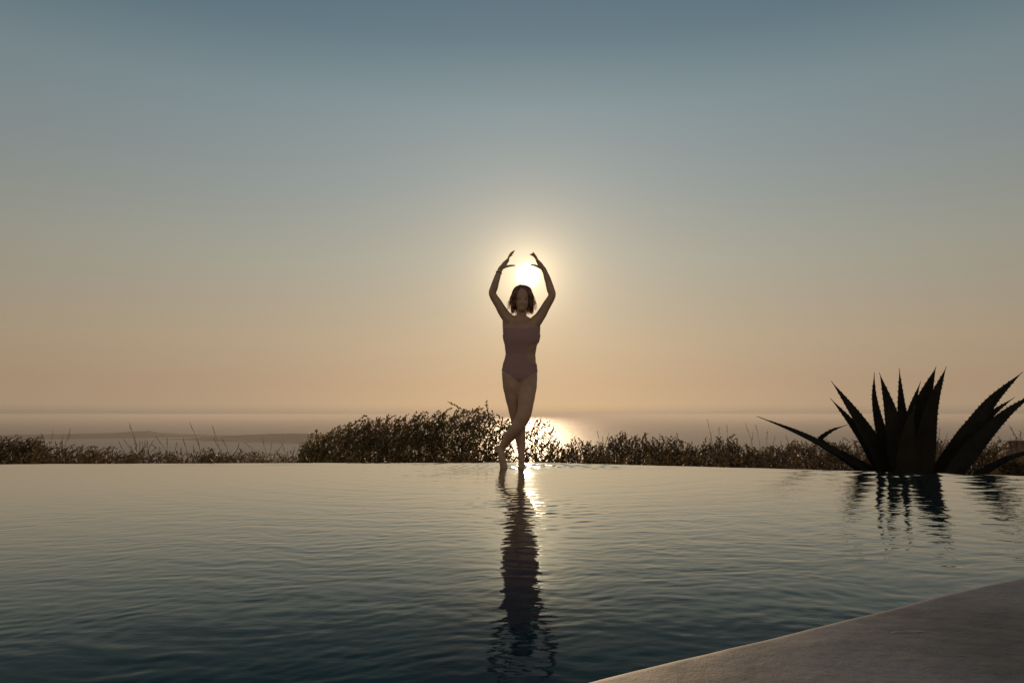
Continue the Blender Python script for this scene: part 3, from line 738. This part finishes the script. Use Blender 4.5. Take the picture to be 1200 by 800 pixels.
# hands: palms edge-on, fingers stacked in depth
def hand(wr, kn, tips, th, s):
    w_ = Q(*wr); k_ = Q(*kn)
    perp = (0, 1, 0)
    body.tube([w_, w_ * .5 + k_ * .5 + np.array([0, 0, 0]), k_], [(.024, r_(2.6)), (.034, r_(2.9)), (.037, r_(1.9))], 16, 4, wdir=perp)
    for j, (tx, ty, curl) in enumerate(tips):
        off = (-.0285 + .019 * j)
        b_ = k_ + np.array([0, off, 0]); tp = Q(tx, ty, kn[2] + off * 1.25)
        mid = b_ * .52 + tp * .48; mid = mid + np.array([-s * curl * .008, 0, curl * .007])
        m2 = b_ * .2 + tp * .8 + np.array([-s * curl * .006, 0, curl * .006])
        body.tube([b_ * 1.15 - mid * .15, b_, mid, m2, tp], [.0085, .0085, .0078, .0070, .0058], 10, 3)
    b_ = Q(th[0][0], th[0][1], kn[2] - .028)
    body.tube([w_ * .55 + b_ * .45, b_] + [Q(a_, c_, kn[2] - .034) for a_, c_ in th[1:]], [.012, .0115, .0095, .0060], 10, 3)
hand((586.6, 315, -.02), (595.0, 304.8, -.02), [(602.4, 294.4, 1.0), (602.9, 293.8, .8), (601.8, 296.2, .9), (600.4, 299.0, 1.0)], [(593.5, 312.2), (598.5, 311.3), (603.6, 311.0)], 1)
hand((637.2, 315.6, -.02), (629.8, 305.6, -.02), [(623.6, 297.2, 1.0), (624.6, 295.8, .4), (622.8, 297.6, 1.0), (621.0, 298.2, 1.2)], [(631, 312.6), (627, 311), (621.8, 310.2)], -1)
# legs
legA = [(600.5, 441, .01, 12.2), (600.8, 452, .01, 11.6), (601.8, 464, .02, 10.0), (603.6, 478, .035, 8.2), (605.5, 490, .05, 7.2), (608.2, 502, .07, 7.0), (609.8, 514, .075, 6.2), (610.6, 525, .06, 4.6), (611, 535, .045, 3.6), (611.2, 541, .04, 3.8)]
legB = [(617.6, 441, .01, 12.2), (617.8, 452, -.01, 11.4), (617.0, 463, -.04, 10.2), (615.8, 475, -.08, 8.9), (613.4, 487, -.11, 8.3), (608.0, 497.5, -.10, 7.6), (601, 507, -.065, 7.0), (593.8, 516, -.02, 5.4), (588.6, 523.5, .01, 4.2), (587.0, 527, .015, 4.3)]
for leg in (legA, legB): body.tube([Q(a_, b_, d_) for a_, b_, d_, q in leg], [r_(q) for a_, b_, d_, q in leg], 18, 4)
body.ball(Q(598, 441, .06), (r_(7.5), .05, r_(9))); body.ball(Q(620.5, 441, .06), (r_(7.5), .05, r_(9)))
body.ball(Q(612.0, 487.5, -.135), (r_(5.5), .03, r_(6)))
def Zp(px, z, d):   # a point on a given height at px
    q = Q(px, 548, d); return np.array([q[0], q[1], z])
# standing foot (towards the camera), sole at z = -.012 on the ledge under a film of water
zf = -.030
body.tube([Zp(611.2, zf + .035, .085), Zp(611.2, zf + .045, .04), Zp(611.2, zf + .038, -.03), Zp(611.3, zf + .022, -.085)], [(.028, .032), (.031, .042), (.036, .034), (.043, .019)], 14, 4, wdir=(1, 0, 0))
for j, (o_, l_) in enumerate([(-.030, .048), (-.012, .047), (.003, .042), (.017, .036), (.029, .028)]):
    a_ = Zp(611.3, zf + .015, -.085); body.tube([a_ + np.array([o_ * .9, 0, .004]), a_ + np.array([o_, -l_ * .6, .0]), a_ + np.array([o_ * 1.02, -l_, -.003])], [.0125 if j == 0 else .009] * 2 + [.0105 if j == 0 else .0075], 8, 2)
# tiptoe foot: heel up to the left, ball and toes down
heel = Q(584.3, 525.5, .035); ballp = Zp(590.3, zf + .022, -.02)
body.tube([heel, heel * .5 + Q(588, 527, .0) * .5, Q(587.8, 534, -.005), ballp + np.array([0, 0, .02]), ballp], [(.024, .025), (.029, .032), (.031, .027), (.037, .020), (.038, .017)], 14, 4, wdir=(.85, -.5, 0))
body.ball(heel + np.array([-.004, .006, .004]), .027)
for j, (o_, l_) in enumerate([(.028, .045), (.012, .044), (-.002, .040), (-.015, .034), (-.027, .027)]):
    a_ = ballp + np.array([o_ * .9, .45 * -o_ * -1, 0]); body.tube([a_, a_ + np.array([.018, -l_ * .55, -.004]), a_ + np.array([.022, -l_, -.008])], [.0115 if j == 0 else .0085] * 2 + [.0095 if j == 0 else .007], 8, 2)
tmp = link_mesh('person_tmp', body.v, body.f, None)
md = tmp.modifiers.new('r', 'REMESH'); md.mode = 'VOXEL'; md.voxel_size = 0.0042; md.adaptivity = 0
md = tmp.modifiers.new('s', 'SMOOTH'); md.factor = .5; md.iterations = 5
dg = bpy.context.evaluated_depsgraph_get(); me = bpy.data.meshes.new_from_object(tmp.evaluated_get(dg))
bpy.data.objects.remove(tmp)
nv = len(me.vertices); co = np.empty(nv * 3, np.float32); me.vertices.foreach_get('co', co); co = co.reshape(-1, 3).astype(float)
nr = np.empty(nv * 3, np.float32); me.vertices.foreach_get('normal', nr); nr = nr.reshape(-1, 3)
# face features, pushed in or out along the normal on the front of the head
fc = Q(611.7, 351, -.06)
def feat(dx, dz, sx_, sz_, amp):
    global co
    m_ = np.exp(-((co[:, 0] - fc[0] - dx) / sx_) ** 2 - ((co[:, 2] - fc[2] - dz) / sz_) ** 2) * (co[:, 1] < fc[1] + .03) * (co[:, 2] > fc[2] - .12)
    co[:, 1] -= m_ * amp * .6
for s_ in (-1, 1):
    feat(s_ * .029, .002, .015, .010, -.011); feat(s_ * .028, .020, .020, .006, .004); feat(s_ * .036, -.028, .018, .016, .005); feat(s_ * .010, -.036, .006, .006, .006)
feat(0, -.012, .007, .020, .010); feat(0, -.031, .009, .009, .013); feat(0, -.051, .019, .0045, .007); feat(0, -.0605, .017, .0045, .007); feat(0, -.0558, .022, .0022, -.004); feat(0, -.080, .016, .010, .005)
me.vertices.foreach_set('co', co.astype(np.float32).ravel()); me.update()
me.polygons.foreach_set('use_smooth', [True] * len(me.polygons)); me.materials.append(M_skin)
me.name = 'person'
person = bpy.data.objects.new('person', me); COL.objects.link(person)
tag(person, 'barefoot slim person in a dark swimsuit on the pool edge, arms raised around the sun', 'person')
# move the origin to the feet
org = Vector((FX, FY, 0)); me.transform(Matrix.Translation(-org)); person.location = org
def child(o, par=None):
    o.data.transform(Matrix.Translation(-org)); o.parent = par or person; return o
# swimsuit from the skin
def px_of(p):
    d_ = p - np.array([0, 0, H]); c_, s_ = math.cos(PITCH), math.sin(PITCH)
    yc = d_[:, 1] * c_ + d_[:, 2] * s_; zc = -d_[:, 1] * s_ + d_[:, 2] * c_
    return 600 + F * d_[:, 0] / yc, 400 - F * zc / yc
px_, py_ = px_of(co)
front = co[:, 1] < Y0
top = 383.5 + np.where((px_ > 603) & (px_ < 619), 1.2, 0)
straps = ((np.abs(px_ - 601) < 1.6) | (np.abs(px_ - 622) < 1.6)) & (py_ > 371) & (py_ < 386) & (px_ > 598) & (px_ < 625)
hipx = np.abs(px_ - 609.5)
bot = np.where(front, 449.5 - (np.clip(hipx, 0, 21) / 21) ** .85 * 17, 452 - (np.clip(hipx - 2, 0, 19) / 19) ** 1.3 * 17)
cut = (((px_ - 627.5) / 10.5) ** 2 + ((py_ - 413.5) / 12.0) ** 2 < 1) & (co[:, 1] < Y0 + .05)
armz = (py_ < 392) & ((px_ < 590.2) | (px_ > 631.3))
ins = (py_ > top) & (py_ < bot) & ~cut & ~armz
fl = np.zeros(len(me.polygons) * 4, dtype=np.int32)
vi = [tuple(p.vertices) for p in me.polygons]
sel = [f for f in vi if all(ins[k] for k in f)]
used = sorted({k for f in sel for k in f}); mp_ = {k: i for i, k in enumerate(used)}
sv = co[used] + nr[used] * .0028
suit = link_mesh('swimsuit', sv, [tuple(mp_[k] for k in f) for f in sel], M_suit)
md = suit.modifiers.new('sol', 'SOLIDIFY'); md.thickness = .002; md.offset = 1
md = suit.modifiers.new('sm', 'SMOOTH'); md.iterations = 2; md.factor = .4
child(suit)
# eyes
for s_ in (-1, 1):
    ep = np.array([fc[0] + s_ * .029, 0, fc[2] + .002])
    near_ = (np.abs(co[:, 0] - ep[0]) < .006) & (np.abs(co[:, 2] - ep[2]) < .006)
    ysurf = co[near_, 1].min() if near_.any() else fc[1]
    eb = MB(); eb.ball((ep[0], ysurf + .0075, ep[2]), .0105, 14, 10); ey = child(eb.build('eye', M_eye))
    ib = MB(); ib.ball((ep[0], ysurf - .0012, ep[2]), (.0048, .0022, .0048), 12, 8); child(ib.build('iris', M_iris), ey)
# hair: many fine locks over a cap
hm = MB(); hr = np.random.default_rng(3)
hcx, hcy, hcz = Q(612, 347.5, .015)
def hair_path(az, sp, length, lift=1.0, wisp=0.0):
    # az: direction around the head (0 = towards +x, 90 = back), starts at the crown
    ca, sa = math.cos(az), math.sin(az)
    pts_ = []
    for k in range(7):
        u = k / 6
        th_ = u * 1.55 + .08
        if u <= .62:
            ph = th_ * 1.0
            q = np.array([hcx + ca * .090 * math.sin(ph) * lift, hcy + sa * .099 * math.sin(ph) * lift, hcz + .092 * math.cos(ph) * lift + .004])
        else:
            v_ = (u - .62) / .38
            ph = .62 * 1.55 + .08
            q0 = np.array([hcx + ca * .090 * math.sin(ph) * lift, hcy + sa * .099 * math.sin(ph) * lift, hcz + .092 * math.cos(ph) * lift])
            q = q0 + np.array([ca * (.016 + wisp) * v_ + sp * v_, sa * .012 * v_, -length * v_])
        pts_.append(q + hr.normal(0, .0018 + wisp * .05, 3))
    return pts_
for i in range(820):
    az = R(hr.uniform(-38, 218))
    if az < R(-10) or az > R(190): ln_ = hr.uniform(.12, .155)
    else: ln_ = hr.uniform(.13, .20)
    hm.tube(hair_path(az, hr.normal(0, .004), ln_, hr.uniform(.93, 1.03)), [.0030, .0034, .0034, .0032, .0028, .0022, .0008], 4, 2, cap=False)
# fringe parted over the brow
for i in range(160):
    az = R(hr.uniform(215, 325)); hm.tube(hair_path(az, 0, 0, 1.0)[:3] + [Q(611.8 + 11.5 * (1 if math.cos(az) > 0 else -1), 350, -.055) + hr.normal(0, .006, 3)], [.003, .0032, .003, .0015], 4, 2, cap=False)
# loose wisps on both sides
for i in range(90):
    sd = 1 if hr.random() < .4 else -1
    az = R(90 - sd * hr.uniform(60, 115))
    hm.tube(hair_path(az, 0, hr.uniform(.11, .18), hr.uniform(1.0, 1.07), hr.uniform(.01, .04)), [.0016, .0018, .0018, .0016, .0014, .0012, .0005], 3, 2, cap=False)
child(hm.build('hair', M_hair))
# thin band on the wrist
bb = MB(); wc = Q(584.6, 319.5, -.022); ax = Q(586, 316, -.02) - Q(582.5, 326, -.03); ax /= np.linalg.norm(ax)
u1 = np.cross(ax, (0, 1, 0)); u1 /= np.linalg.norm(u1); u2 = np.cross(ax, u1)
ring = [wc + (u1 * math.cos(2 * math.pi * k / 20) + u2 * math.sin(2 * math.pi * k / 20)) * .0262 for k in range(21)]
bb.tube(ring, [.0032] * 21, 6, 1, cap=False); child(bb.build('bracelet', M_band))

# ------------------------------------------------------------------ render settings
sc.view_settings.view_transform = 'Standard'; sc.view_settings.look = 'None'; sc.view_settings.gamma = 1; sc.view_settings.exposure = 0
sc.render.engine = 'CYCLES'
cy = sc.cycles
cy.use_denoising = True; cy.max_bounces = 8; cy.diffuse_bounces = 2; cy.glossy_bounces = 4; cy.transmission_bounces = 4; cy.volume_bounces = 1; cy.transparent_max_bounces = 8
cy.caustics_reflective = False; cy.caustics_refractive = False; cy.sample_clamp_indirect = 4; cy.sample_clamp_direct = 0
cy.volume_step_rate = 1
try: cy.denoiser = 'OPENIMAGEDENOISE'
except Exception: pass
